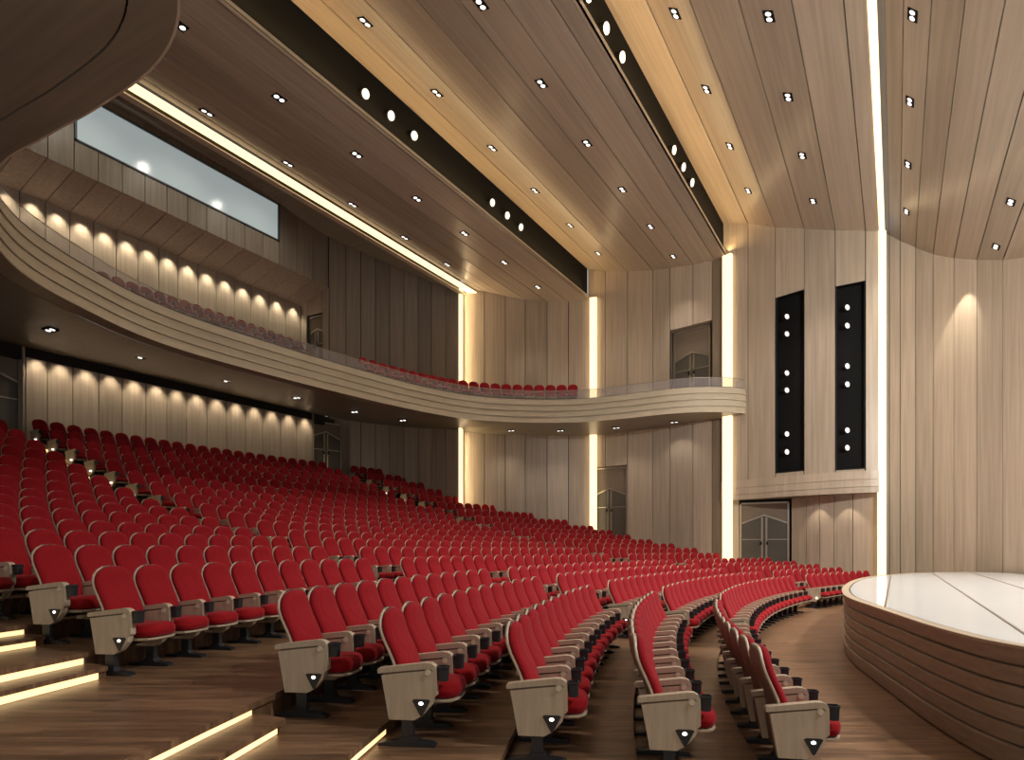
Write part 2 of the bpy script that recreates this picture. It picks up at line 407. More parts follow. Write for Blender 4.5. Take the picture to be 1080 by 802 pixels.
def build_seat(loc, rz, label, group, first, last, name='auditorium_seat'):
    t = empty(name, loc, rz); tag(t, label, 'seat', group)
    inst('backrest', ME['backrest'], t); sh = inst('back_shell', ME['back_shell'], t)
    inst('seat', ME['seat'], t); inst('seat_shell', ME['seat_shell'], t); inst('seat_bracket', ME['bracket'], t)
    a = inst('armrest', ME['arm'], t); inst('knob', ME['knob'], a)
    inst('cup_holder', ME['cup'], t); inst('pedestal', ME['ped'], t)
    if first:
        l = inst('aisle_lamp', ME['lamp'], t); inst('bulb', ME['bulb'], l)
    if last: inst('armrest', ME['arm2'], t); inst('pedestal', ME['ped2'], t)
    return t
seats = []
for n in range(1, 21):
    r = R[n]
    for bn, t0, t1 in blocks(n):
        cnt = int(round((t1-t0)*r/PITCH)); st = (t1-t0)/cnt
        if bn == 'near' or True:
            st = PITCH/r if bn != 'far' else st
            if bn == 'near': t0 = t1-cnt*st if n > 5 else t0
        for i in range(cnt):
            th = t0+(i+.5)*st; x, y = pol(r, th)
            if n == 20 and bn == 'middle' and y > 23.0: continue
            u, v, d = px(x, y, Z[n]+.8)
            seats.append(dict(n=n, b=bn, i=i, c=cnt, loc=(x, y, Z[n]), rz=-th, u=u, v=v, d=d))
for s in seats:
    vis = -25 < s['u'] < 1100 and s['v'] < 830 and s['d'] > 0
    s['key'] = s['d'] if vis else 1e6
vis = sorted([s for s in seats if s['key'] < 1e5], key=lambda s: s['key'])
NIND = 262
chosen = set(id(s) for s in vis[:NIND])
BL = {'near': 'near block', 'middle': 'middle block', 'far': 'far block'}
for s in vis[:NIND]:
    build_seat(s['loc'], s['rz'], 'red seat with pale arms, %s row up, %s, %s from left end' % (ORD[s['n']], BL[s['b']], ORD[s['i']+1]),
               'red auditorium seats on the main floor', s['i'] == 0, s['i'] == s['c']-1)
big = MB()
for s in seats:
    if id(s) in chosen or s['d'] < 0 or s['u'] < -120: continue
    c, q = cos(s['rz']), sin(s['rz']); L = s['loc']; o = len(big.v)
    big.v += [(L[0]+x*c-y*q, L[1]+x*q+y*c, L[2]+z) for x, y, z in SM.v]
    for f, mi, sm in zip(SM.f, SM.m, SM.sm):
        big.f.append(tuple(o+k for k in f)); big.m.append(big.mi(SM.mats[mi])); big.sm.append(sm)
    if s['i'] == 0:
        x, y = .33, -.32; big.box(L[0]+x*c-y*q-.02, L[0]+x*c-y*q+.02, L[1]+x*q+y*c-.03, L[1]+x*q+y*c+.01, L[2]+.30, L[2]+.34, M['seatled'])
o = big.build('auditorium_seat_rows'); tag(o, 'more distant rows of red seats rising to the back and far walls', 'seats', 'red auditorium seats on the main floor', 'stuff')

# ------------------------------------------------------------------ stage
edge = [(5.5, 5.1), (3.4, 5.2), (2.2, 5.5), (1.4, 5.98), (.92, 6.62), (.62, 7.12), (.3, 8.05), (.0, 9.2), (-.3, 10.4), (-.55, 11.4), (-.76, 12.6), (-.90, 14.3), (-.95, 16.2), (-.93, 18.0), (-.78, 20.2), (-.5, 21.8), (-.05, 23.5), (.5, 25.0), (1.3, 26.3), (2.3, 27.2)]
edge = catmull(edge, 5)
def offs(P, d):
    """offset plan polyline to its right-hand side by d"""
    out = []
    for i, p in enumerate(P):
        a = P[max(i-1, 0)]; b = P[min(i+1, len(P)-1)]; dx, dy = b[0]-a[0], b[1]-a[1]; l = hypot(dx, dy) or 1
        out.append((p[0]+dy/l*d, p[1]-dx/l*d))
    return out
def sweep(mb, P, prof, mat, smooth=False, mats=None):
    """prof: list of (offset to the right of travel, z)"""
    lines = [[(x, y, z) for x, y in offs(P, d)] for d, z in prof]; k = len(P)
    for j in range(len(prof)-1):
        vs = lines[j]+lines[j+1]
        mb.add(vs, [(i, i+1, k+i+1, k+i) for i in range(k-1)], mats[j] if mats else mat, smooth)
stage = empty('stage', (3, 16, 0)); tag(stage, 'round-cornered raised stage with white marble top and layered wood sides', 'stage')
sm = MB(); zt = 1.05; hs = [1.05, .87, .705, .54, .375, .21, 0.]
prof = []
for a, b in zip(hs, hs[1:]):
    prof += [(.0, a), (.0 + .0, a-.001), (.028, b+.012), (.05, b+.012), (.05, b)]
prof = [(0, zt)]
for k in range(6): 
    a, b = hs[k], hs[k+1]; prof += [(0.0, a-.002), (.035, b+.014), (.075, b+.012), (.075, b)]
sweep(sm, edge, prof, M['stage'], False)
o = sm.build('layered_side'); o.parent = stage; o.matrix_parent_inverse = Matrix.Translation((-3, -16, 0))
sm = MB(); sweep(sm, edge, [(0, zt-.03), (-.012, zt), (.0, zt), (.11, zt+.0), (.11, zt-.02)], M['oak'])
o = sm.build('deck_rim'); o.parent = stage; o.matrix_parent_inverse = Matrix.Translation((-3, -16, 0))
inner = offs(edge, .135)
sm = MB(); 
poly = [(x, y, zt-.004) for x, y in inner]
TAIL = [(2.9, 26.9), (3.5, 26.0), (4.05, 24.9), (4.5, 23.9), (4.9, 22.8), (5.3, 21.4), (14, 21.4), (14, 5.3)]
base = [(x, y, zt-.03) for x, y in offs(edge, .05)]
sm.add(base+[(x, y, zt-.03) for x, y in TAIL], [tuple(range(len(base)+len(TAIL)))], M['seam'])
sm.add(poly+[(x, y, zt-.004) for x, y in TAIL], [tuple(range(len(poly)+len(TAIL)))], M['marble'])
o = sm.build('marble_deck'); o.parent = stage; o.matrix_parent_inverse = Matrix.Translation((-3, -16, 0))
sm = MB()
for (x, w) in ((-.13, .03), (1.03, .028), (2.18, .028), (3.33, .028)):  # joints run across the stage
    ys = [p[1] for p in inner if p[0] <= x]; y0, y1 = (min(ys), max(ys)) if ys else (9.5, 21.7)
    if x < 0: y0, y1 = 10.2, 22.8
    sm.box(x-w/2, x+w/2, y0+.1, y1-.1, zt-.0045, zt+.0012, M['seam'])
o = sm.build('marble_joint'); o.parent = stage; o.matrix_parent_inverse = Matrix.Translation((-3, -16, 0))

# ------------------------------------------------------------------ walls made of planks
def planks(mb, P, zb, mat, gap=.034, t=.06, back=True, topgap=None):
    """P: (X, Y, ztop); one plank between neighbours; outward side = left of travel"""
    for a, b in zip(P, P[1:]):
        dx, dy = b[0]-a[0], b[1]-a[1]; l = hypot(dx, dy); ux, uy = dx/l, dy/l; nx, ny = -uy, ux
        g = gap/2
        def pt(p, s, k, z): return (p[0]+ux*s+nx*k, p[1]+uy*s+ny*k, z)
        z0 = zb(a) if callable(zb) else zb
        B = [pt(a, g, 0, z0), pt(b, -g, 0, z0), pt(b, -g, t, z0), pt(a, g, t, z0)]
        T = [pt(a, g, 0, a[2]), pt(b, -g, 0, b[2]), pt(b, -g, t, b[2]), pt(a, g, t, a[2])]
        mb.hexa(B, T, mat)
        if back:
            mb.add([pt(a, -.04, t, z0), pt(b, .04, t, z0), pt(b, .04, t, b[2]+.05), pt(a, -.04, t, a[2]+.05)], [(0, 1, 2, 3)], M['dark'])
AB = [(-18.58, 26.81, 14.99), (-17.76, 27.54, 14.72), (-16.97, 28.25, 14.57), (-16.2, 28.93, 14.45), (-15.32, 29.64, 14.42), (-14.41, 30.24, 14.44), (-13.46, 30.7, 14.54)]
BC = [(-13.62, 30.95, 16.15), (-12.63, 30.8, 15.83), (-11.4, 30.65, 15.49), (-10.02, 30.35, 15.15), (-9.01, 30.11, 14.96), (-7.98, 29.89, 14.79), (-6.97, 29.67, 14.7), (-6.52, 29.57, 14.67)]
CD = [(-6.62, 29.5, 16.15), (-5.45, 29.2, 15.73), (-4.29, 28.7, 15.07), (-3.15, 28.3, 14.56), (-2.02, 28.05, 14.12), (-.99, 28.0, 13.82), (-.55, 28.05, 13.74)]
DD = [(-.43, 30.05, 14.64), (-.23, 30.0, 14.31), (.14, 29.85, 13.93), (.65, 29.6, 13.45), (1.2, 29.2, 12.9), (1.81, 28.6, 12.39), (2.43, 27.9, 11.92), (3.07, 27.1, 11.47), (3.63, 26.2, 11.09), (4.15, 25.2, 10.85), (4.6, 24.2, 10.7), (5.0, 23.1, 10.6), (5.4, 22.0, 10.55)]
ZS = 8.62      # balcony soffit height at the back wall
def up(P, dz=.06): return [(x, y, z+dz) for x, y, z in P]
w = MB(); planks(w, up(AB), 0, M['wall']); struct(w.build('wall_side_rear'))
w = MB()
# section with the two doors
lowdoor = (-13.42, -11.44, 5.97); updoor = (-9.13, -7.08, 12.05)
bcY = lambda x: lerp_at(BC, x)
bcZ = lambda x: lerp_at(BC, x, 2)
def bp(xs, z=None): return [(x, bcY(x), (bcZ(x)+.06) if z is None else z) for x in xs]
planks(w, bp([-13.62, -12.63, -11.4]), 5.97, M['wall'])
planks(w, bp([-11.4, -10.02, -9.13]), 0, M['wall']); planks(w, bp([-9.13, -7.98, -7.08]), 12.05, M['wall'])
planks(w, bp([-9.13, -7.98, -7.08], 8.6), 0, M['wall']); planks(w, bp([-7.08, -6.52]), 0, M['wall'])
planks(w, bp([-7.08, -6.52]), 0, M['wall'])
struct(w.build('wall_side_middle'))
# bulging section with the black spotlight niches
w = MB()
planks(w, up(CD[0:3]), 3.98, M['wall'])
for i in (2, 4):
    a, b = CD[i], CD[i+1]
    ztop = (12.16, 0, 11.95)[i-2]; zb_ = (4.93, 0, 4.85)[i-2]
    planks(w, [(a[0], a[1], a[2]+.06), (b[0], b[1], b[2]+.06)], ztop, M['wall'])
    planks(w, [(a[0], a[1], zb_), (b[0], b[1], zb_)], 3.98, M['wall'], gap=.05)
    dx, dy = b[0]-a[0], b[1]-a[1]; l = hypot(dx, dy); nx, ny = -dy/l*.35, dx/l*.35
    w.add([(a[0]+nx, a[1]+ny, zb_), (b[0]+nx, b[1]+ny, zb_), (b[0]+nx, b[1]+ny, ztop), (a[0]+nx, a[1]+ny, ztop)], [(0, 1, 2, 3)], M['black'])
    for p in (a, b): w.add([(p[0], p[1]+.02, zb_), (p[0]+nx, p[1]+ny, zb_), (p[0]+nx, p[1]+ny, ztop), (p[0], p[1]+.02, ztop)], [(0, 1, 2, 3)], M['black'])
    for z in (zb_, ztop): w.add([(a[0], a[1], z), (b[0], b[1], z), (b[0]+nx, b[1]+ny, z), (a[0]+nx, a[1]+ny, z)], [(0, 1, 2, 3)], M['black'])
planks(w, up(CD[3:5]), 3.98, M['wall'])
planks(w, up(CD[5:7]), 3.98, M['wall'])
# underside and end face
und = [(x, y) for x, y, z in CD]
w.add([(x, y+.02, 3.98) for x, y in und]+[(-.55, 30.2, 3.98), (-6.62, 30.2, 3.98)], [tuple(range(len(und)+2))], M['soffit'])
w.add([(-.55, 28.05, 3.98), (-.55, 30.2, 3.98), (-.55, 30.2, 13.8), (-.55, 28.05, 13.8)], [(0, 1, 2, 3)], M['wall'])
struct(w.build('wall_side_front'))
cdc = catmull([(x, y) for x, y, z in CD], 4)
t = MB()
sweep(t, cdc, [(0.0, 4.78), (.03, 4.78), (.035, 4.46), (.0, 4.46), (.0, 4.44), (.045, 4.44), (.05, 4.18), (0.0, 4.18), (.0, 4.16), (.06, 4.16), (.06, 3.95), (-.05, 3.95)], M['wall'])
struct(t.build('trim_1'))
w = MB(); planks(w, up(DD), 0, M['wall']); struct(w.build('wall_stage'))
# recess wall under the bulge
w = MB(); rw = [(-3.83, 29.95), (-3.2, 29.55), (-2.68, 29.25), (-2.15, 29.0), (-1.45, 28.75), (-.62, 28.5)]
planks(w, [(x, y, 3.98) for x, y in rw], 0, M['wall'])
w.box(-6.6, -5.98, 29.98, 30.1, 0, 3.98, M['wall']); w.box(-6.0, -3.8, 30.2, 30.3, 0, 3.98, M['dark'])
struct(w.build('wall_recess'))
# near side and camera end stay open, so world light fills the hall
LOWZ = lambda X: 7.6+.14*max(0, -17.9-X)
AM = [(-24.65, 25.1), (-24.2, 25.56), (-23.62, 26.05), (-22.96, 26.41), (-22.18, 26.63), (-21.38, 26.8), (-20.54, 26.83), (-19.62, 26.81), (-18.71, 26.68)]
AU = [(-24.98, 24.09), (-24.65, 24.96)]+AM[1:]
w = MB(); planks(w, [(x, y, LOWZ(x)+.05) for x, y in AM], 2, M['wall']); struct(w.build('wall_corner_lower'))
w = MB(); planks(w, [(x, y, 18.25) for x, y in AU], 8.5, M['wall']); struct(w.build('wall_corner_upper'))
BY = [10.68, 11.33, 12.14, 13.01, 13.86, 14.76, 15.61, 16.46, 17.37, 18.32, 19.29, 20.21, 21.23, 22.2, 23.22]
w = MB(); planks(w, [(-25.2, y, 8.28) for y in BY], 4.4, M['wall'], gap=.03); planks(w, [(-25.2, y, 8.28) for y in (-3, 0, 2, 4, 6, 7.5, 8.55)], 4.4, M['wall'])
w.box(-25.75, -25.28, -3, 24.1, 8.2, 8.75, M['dark'])
w.box(-25.9, -25.75, -3, 25.5, 4, 8.75, M['dark'])
w.box(-25.75, -25.2, 10.60, 10.66, 4.4, 8.62, M['wall']); w.box(-25.75, -25.2, 8.55, 8.62, 4.4, 8.62, M['wall'])
w.box(-25.75, -25.2, 23.24, 23.30, 4.4, 8.62, M['wall'])
w.box(-25.75, -24.55, 25.12, 25.2, 4.4, 8.75, M['wall']); w.box(-25.75, -25.65, 23.2, 25.2, 4.4, 8.75, M['dark'])
struct(w.build('wall_back_lower'))
UY = [12.08, 12.9, 13.75, 14.61, 15.49, 16.37, 17.23, 18.18, 19.09, 20.05, 20.98, 22.02, 23.04, 24.05]
UY0 = [-3, 0, 2, 4, 6, 7.0, 7.9, 8.75, 9.6, 10.45, 11.25]
w = MB()
WY0, WY1, WZ0, WZ1 = 12.08, 20.98, 16.27, 18.03
allu = UY0+UY
planks(w, [(-25., y, 18.3) for y in UY0+[12.08]], 15.2, M['wall']); planks(w, [(-25., y, WZ0) for y in UY[:11]], 15.2, M['wall'])
planks(w, [(-25., y, 18.3) for y in UY[:11]], WZ1, M['wall']); planks(w, [(-25., y, 18.3) for y in UY[10:]], 15.2, M['wall'])
# recess: sloping boards, back wall, side wall
for y0, y1 in zip(allu, allu[1:]):
    g = .011
    w.hexa([(-25.05, y0+g, 15.2), (-25.05, y1-g, 15.2), (-27.0, y1-g, 14.6), (-27.0, y0+g, 14.6)], [(-25.05, y0+g, 15.25), (-25.05, y1-g, 15.25), (-27.0, y1-g, 14.65), (-27.0, y0+g, 14.65)], M['wall'])
w.add([(-25.05, -3, 15.27), (-25.05, 24.05, 15.27), (-27.1, 24.05, 14.67), (-27.1, -3, 14.67)], [(0, 1, 2, 3)], M['dark'])
planks(w, [(-27., y, 14.6) for y in allu], 10.8, M['wall'])
struct(w.build('wall_back_upper'))
w = MB(); planks(w, [(-27.0, 24.05, 15.2), (-26.55, 24.05, 15.2)], 10.6, M['wall']); planks(w, [(-26.55, 24.05, 15.2), (-25.4, 24.05, 15.2)], 14.0, M['wall']); planks(w, [(-25.4, 24.05, 15.2), (-25.0, 24.05, 15.2)], 10.0, M['wall'])
w.box(-27.2, -24.9, 24.4, 24.5, 10, 15.4, M['dark']); w.box(-27.2, -27.1, 23.9, 24.5, 10, 15.4, M['dark'])
struct(w.build('wall_recess_side'))

# ------------------------------------------------------------------ ceilings
def cplanks(mb, P, ynear=-3.0, gap=.036, mat=None):
    mat = mat or M['ceil']
    for a, b in zip(P, P[1:]):
        dx, dz = b[0]-a[0], b[2]-a[2]; l = hypot(dx, dz); ux, uz = dx/l, dz/l; g = gap/2
        A = (a[0]+ux*g, a[2]+uz*g); B = (b[0]-ux*g, b[2]-uz*g); n = (-uz*.06, ux*.06)
        lo = [(A[0], ynear, A[1]), (B[0], ynear, B[1]), (B[0], b[1]+.05, B[1]), (A[0], a[1]+.05, A[1])]
        mb.hexa(lo, [(x+n[0], y, z+n[1]) for x, y, z in lo], mat)
        mb.add([(a[0]+n[0], ynear, a[2]+n[1]+.002), (b[0]+n[0], ynear, b[2]+n[1]+.002), (b[0]+n[0], b[1]+.1, b[2]+n[1]+.002), (a[0]+n[0], a[1]+.1, a[2]+n[1]+.002)], [(0, 1, 2, 3)], M['dark'])
cA = [(-18.05, 27.3, 14.74)]+AB[1:]+[(-13.62, 30.75, 14.60)]
c = MB(); cplanks(c, cA); struct(c.build('ceiling'))
c = MB(); cplanks(c, BC); struct(c.build('ceiling'))
c = MB(); cplanks(c, CD); struct(c.build('ceiling'))
c = MB(); cplanks(c, DD[:8]+[(3.63, 26.2, 11.09), (4.4, 26, 10.8), (5.3, 26, 10.6), (6.3, 26, 10.5), (8, 26, 10.5)]); struct(c.build('ceiling'))
# beams: tan lip, black face behind it
for k, (X, z0, z1, yw) in enumerate(((-13.62, 14.60, 16.12, 30.9), (-6.5, 14.66, 16.1, 29.6))):
    t = MB(); t.box(X-.02, X+.10, -3, yw, z0-.02, z0+.03, M['ceil']); t.box(X+.06, X+.10, -3, yw, z0-.02, z0+.16, M['fascia']); struct(t.build('trim_%d' % (k+2)))
    t = MB(); t.box(X-.12, X-.04, -3, yw, z0+.05, z1+.1, M['black']); struct(t.build('trim_%d' % (k+4)))
# rear slab behind the first cove, with a curved back edge
re_ = catmull([(-18.75, -3), (-18.8, 5), (-18.92, 10.2), (-19.01, 11.7), (-19.1, 13.5), (-19.5, 16.43), (-19.66, 17.32), (-19.85, 19.14), (-19.66, 20.7), (-19.2, 23.85), (-18.95, 24.8), (-18.45, 26.3)], 4)
t = MB(); sl = [(-18.42, -3, 14.5), (-18.42, 26.9, 14.5)]+[(x, y, 14.5) for x, y in re_[::-1]]
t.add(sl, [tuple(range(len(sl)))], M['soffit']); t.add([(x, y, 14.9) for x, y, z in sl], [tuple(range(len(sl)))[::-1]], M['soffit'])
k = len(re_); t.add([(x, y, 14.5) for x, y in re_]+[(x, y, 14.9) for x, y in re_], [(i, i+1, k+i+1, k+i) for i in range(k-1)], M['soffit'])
t.box(-18.66, -18.42, -3, 26.8, 14.46, 14.5, M['fascia'])
struct(t.build('trim_6'))
t = MB(); t.add([(-27.2, -3, 18.3), (-17.9, -3, 18.3), (-17.9, 27.5, 18.3), (-27.2, 27.5, 18.3)], [(0, 1, 2, 3)], M['ceil'])
t.add([(-17.95, -3, 14.8), (-17.95, 27.5, 14.8), (-17.95, 27.5, 18.3), (-17.95, -3, 18.3)], [(0, 1, 2, 3)], M['dark']); struct(t.build('ceiling'))

# ------------------------------------------------------------------ linear lights
def ledbox(label, *boxes):
    m = MB()
    for b in boxes: m.box(*b, M['led'])
    o = m.build('linear_light'); tag(o, label, 'light', 'warm linear lights in the wall and ceiling joints'); return o
ledbox('long warm ceiling line light, leftmost, above the balcony end of the hall', (-18.40, -18.06, -3, 27.3, 14.60, 14.66))
ledbox('bright warm line light on ceiling running down to the stage corner, rightmost', (-.545, -.36, -3, 28.1, 13.72, 13.78))
def ledwall(label, p, q, z0, z1):
    m = MB(); dx, dy = q[0]-p[0], q[1]-p[1]; l = hypot(dx, dy); nx, ny = -dy/l*.16, dx/l*.16; p = (p[0]-nx*.75, p[1]-ny*.75); q = (q[0]-nx*.75, q[1]-ny*.75)
    m.hexa([(p[0], p[1], z0), (q[0], q[1], z0), (q[0]+nx, q[1]+ny, z0), (p[0]+nx, p[1]+ny, z0)], [(p[0], p[1], z1), (q[0], q[1], z1), (q[0]+nx, q[1]+ny, z1), (p[0]+nx, p[1]+ny, z1)], M['led'])
    o = m.build('light_column'); tag(o, label, 'light', 'vertical warm light columns between wall sections'); return o
ledwall('vertical warm light column leftmost of four, at the balcony corner', (-18.72, 26.74), (-18.56, 26.78), 2, 14.75)
ledwall('vertical warm light column second from left, beside the recessed lower door', (-13.40, 30.66), (-13.06, 30.72), 0, 14.55)
ledwall('vertical warm light column third from left, at balcony end next to spotlight wall', (-6.50, 29.40), (-6.12, 29.26), 0, 14.62)
ledwall('vertical warm light column rightmost, running down to the stage', (-.575, 28.06), (-.41, 28.27), 0, 13.75)

# ------------------------------------------------------------------ balcony
F = [(-5.3, -3), (-5.3, 1), (-5.4, 2.4), (-5.75, 3.3), (-6.5, 4.14), (-7.54, 4.54), (-8.95, 4.61), (-10.2, 4.57), (-11.56, 4.56), (-13.4, 4.95), (-15.0, 5.92), (-16.07, 7.0), (-16.99, 8.68), (-17.65, 10.32), (-17.92, 12.2), (-17.9, 15.15), (-17.72, 17.7), (-17.45, 20.3), (-17.0, 22.5), (-16.4, 24.1), (-15.5, 25.3), (-14.38, 26.25), (-13.2, 26.95), (-12.05, 27.33), (-10.3, 27.5), (-8.57, 27.5), (-7.5, 27.68), (-6.73, 28.02), (-6.15, 28.42), (-5.72, 28.85), (-5.55, 29.15)]
O = [(-5.3, -3.0), (-5.6, -3), (-6, -3), (-6.5, -3), (-7, -3), (-8.5, -3), (-10, -3), (-12, -3), (-15, -3), (-20, -3), (-25.2, 0), (-25.2, 6), (-25.2, 9), (-25.2, 11), (-25.2, 13), (-25.2, 15.5), (-25.2, 18.5), (-25.2, 22), (-25.0, 24.0), (-24.0, 25.9), (-21.4, 26.95), (-18.6, 27.0), (-16.5, 28.8), (-14.4, 30.35), (-12.6, 30.85), (-9.5, 30.3), (-7.9, 29.95), (-7.0, 29.75), (-6.3, 29.55), (-5.7, 29.45), (-5.5, 29.4)]
Fc = catmull(F, 6); Oc = catmull(O, 6)
balc = empty('balcony', (-17, 16, 7.6)); tag(balc, 'horseshoe balcony with curved banded pale wood front and dark soffit', 'balcony')
PI_ = Matrix.Translation((17, -16, -7.6))
def bpart(m, name):
    o = m.build(name); o.parent = balc; o.matrix_parent_inverse = PI_; return o
m = MB(); zb = 7.6
prof = [(-.02, zb)]
hb = [7.6, 7.87, 8.14, 8.41, 8.68]
prof = [(.0, zb-.002)]
for k in range(4):
    a, b = hb[k], hb[k+1]
    prof += [(-.03, a), (0.0, b-.025), (.035, b-.024), (.035, b)]
prof += [(.0, 8.68), (.30, 8.68), (.30, 8.4)]
sweep(m, Fc[::-1], [(d, z) for d, z in prof], M['fascia'])
bpart(m, 'fascia')
m = MB()
bo = offs(Fc, -.45); bo2 = offs(Fc, -.47)
k = len(Fc)
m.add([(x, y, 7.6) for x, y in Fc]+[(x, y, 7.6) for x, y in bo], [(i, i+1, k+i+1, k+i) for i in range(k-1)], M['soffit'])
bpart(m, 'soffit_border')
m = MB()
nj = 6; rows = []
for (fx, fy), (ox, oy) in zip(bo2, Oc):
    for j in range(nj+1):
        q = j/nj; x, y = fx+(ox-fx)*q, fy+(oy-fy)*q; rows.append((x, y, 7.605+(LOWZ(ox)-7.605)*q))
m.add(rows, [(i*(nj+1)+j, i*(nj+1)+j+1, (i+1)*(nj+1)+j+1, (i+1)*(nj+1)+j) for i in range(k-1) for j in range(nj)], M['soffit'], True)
m.add([(x, y, 7.64) for x, y in bo]+[(x, y, 7.64) for x, y in bo2], [(i, i+1, k+i+1, k+i) for i in range(k-1)], M['dark'])
bpart(m, 'soffit_board')
DZ = lambda X: 8.60+max(0, -19.2-X)*.385
m = MB(); rows = []
for (fx, fy), (ox, oy) in zip(Fc, Oc):
    ox2 = ox if ox > -24.9 else -27.0
    for j in range(nj+1):
        q = j/nj; x, y = fx+(ox2-fx)*q, fy+(oy-fy)*q; rows.append((x, y, DZ(x)))
m.add(rows, [(i*(nj+1)+j, (i+1)*(nj+1)+j, (i+1)*(nj+1)+j+1, i*(nj+1)+j+1) for i in range(k-1) for j in range(nj)], M['deck'])
bpart(m, 'balcony_deck')
g = MB(); gi = offs(Fc, -.10)
sweep(g, gi, [(0, 8.66), (0, 9.09)], M['glass']); sweep(g, gi, [(.004, 9.085), (.004, 9.10), (-.012, 9.10), (-.012, 9.085)], M['steel'])
o = g.build('glass_balustrade'); tag(o, 'low clear glass balustrade along the top of the balcony front', 'railing')

# balcony seats
def seat_along(P, side_z, label_f, group, face=None):
    for i, (x, y, z, rz) in enumerate(P):
        o = inst('theater_seat', SMme, None, (x, y, z), rz); tag(o, label_f(i), 'seat', group)
back = [(-25.75, 12.9+.55*i, 11.22, 0.) for i in range(19)]
seat_along(back, 0, lambda i: 'red balcony seat in the back row under the window, %s from its left end' % ORD[i+1], 'balcony seats of the back row')
def along(P, s0, n, pitch):
    out = []; L = 0; want = s0; i = 0
    for a, b in zip(P, P[1:]):
        l = hypot(b[0]-a[0], b[1]-a[1])
        while want <= L+l and len(out) < n:
            q = (want-L)/l; dx, dy = (b[0]-a[0])/l, (b[1]-a[1])/l
            out.append((a[0]+dx*l*q, a[1]+dy*l*q, atan2(dy, dx)-pi/2)); want += pitch
        L += l
    return out
seg = [p for p in Fc if p[1] > 17.5 or False]
row1 = along(offs(seg, -1.30), 2.2, 21, .53)
seat_along([(x, y, 8.62, rz) for x, y, rz in row1], 0, lambda i: 'dark red balcony seat behind the glass, corner front row, %s from its left end' % ORD[i+1], 'front balcony seats at the corner')
row2 = along(offs(seg, -2.15), 4.2, 7, .55)
seat_along([(x, y, 8.85, rz) for x, y, rz in row2], 0, lambda i: 'dark red balcony seat in the second corner row, %s from its left end' % ORD[i+1], 'second row balcony seats at the corner')

# ------------------------------------------------------------------ doors
def door(num, loc, rz, w, h, label, handle=True, transom=0.):
    """local x across, z up, front faces -y"""
    t = empty('door_%d' % num, loc, rz); struct(t, label)
    W = w/2; f = .07
    m = MB(); m.box(-W, -W+f, -.05, .05, 0, h, M['steel']); m.box(W-f, W, -.05, .05, 0, h, M['steel']); m.box(-W, W, -.05, .05, h-f, h, M['steel']); m.build('door_frame', t)
    sp = h*.74 if not transom else transom      # springing of the arched bar
    ap = sp+w*.17
    n = 10; arch = []
    for i in range(2*n+1):
        u = -1+i/n; x = u*(W-f); z = sp+(ap-sp)*(1-abs(u))**1.25+.03*sin((1-abs(u))*pi); arch.append((x, z))
    m = MB(); m.add([(x, .01, z) for x, z in arch]+[(x, .01, h-f) for x, z in arch], [(i, i+1, 2*n+1+i+1, 2*n+1+i) for i in range(2*n)], M['doorpanel']); m.build('transom_panel', t)
    m = MB()
    k = len(arch); s = .035
    vs = [(x, -.03, z-s) for x, z in arch]+[(x, -.03, z+s) for x, z in arch]+[(x, .02, z-s) for x, z in arch]+[(x, .02, z+s) for x, z in arch]
    m.add(vs, [(i, i+1, k+i+1, k+i) for i in range(k-1)]+[(k+i, k+i+1, 3*k+i+1, 3*k+i) for i in range(k-1)]+[(i, 2*k+i, 2*k+i+1, i+1) for i in range(k-1)], M['steel']); m.build('arched_bar', t)
    for sgn in (-1, 1):
        sub = arch[:n+1] if sgn < 0 else arch[n:]
        m = MB(); m.add([(x, .015, 0.02) for x, z in sub]+[(x, .015, z) for x, z in sub], [(i, i+1, n+1+i+1, n+1+i) for i in range(n)], M['doorglass'])
        d = m.build('door_leaf', t)
        m = MB(); xs = sgn*.055; m.box(min(xs, xs+sgn*.07), max(xs, xs+sgn*.07), -.025, .014, .02, ap-.10, M['steel']); m.build('meeting_stile', d)
        m = MB(); zc = sp*.76; a, b = sorted((sgn*.12, sgn*(W-f))); m.box(a, b, -.012, .014, zc-.018, zc+.018, M['steel']); m.build('glazing_bar', d)
        m = MB(); m.prism([(sgn*.03, zc-.13), (sgn*.14, zc), (sgn*.05, zc+.17), (sgn*.10, zc)][::sgn], 'y', -.07, -.03, M['steel']); m.cyl((sgn*.13, -.07, zc-.10), (0, 0, -1), .035, .13, M['black'], 12); m.build('door_handle', d)
    return t
door(1, (-25.45, 9.62, 5.0), pi/2, 2.0, 3.3, 'double door with arched steel bar at the far left of the back wall')
door(2, (-25.35, 24.22, 5.0), pi/2-.25, 1.8, 3.35, 'double door with arched steel bar at right end of the lit back wall', transom=2.55)
door(3, (-12.5, 31.05, 2.0), -.09, 1.95, 3.95, 'recessed double door beside the light column on lower level', transom=2.55)
door(4, (-8.12, 30.25, 8.6), -.22, 1.85, 3.4, 'double door on the balcony near its right end', transom=2.0)
door(5, (-4.93, 30.02, 0), 0, 2.02, 3.86, 'double door under the spotlight wall', transom=2.95)
door(6, (-25.98, 24.22, 10.6), 0, 1.1, 3.35, 'double door in the side of the balcony recess')
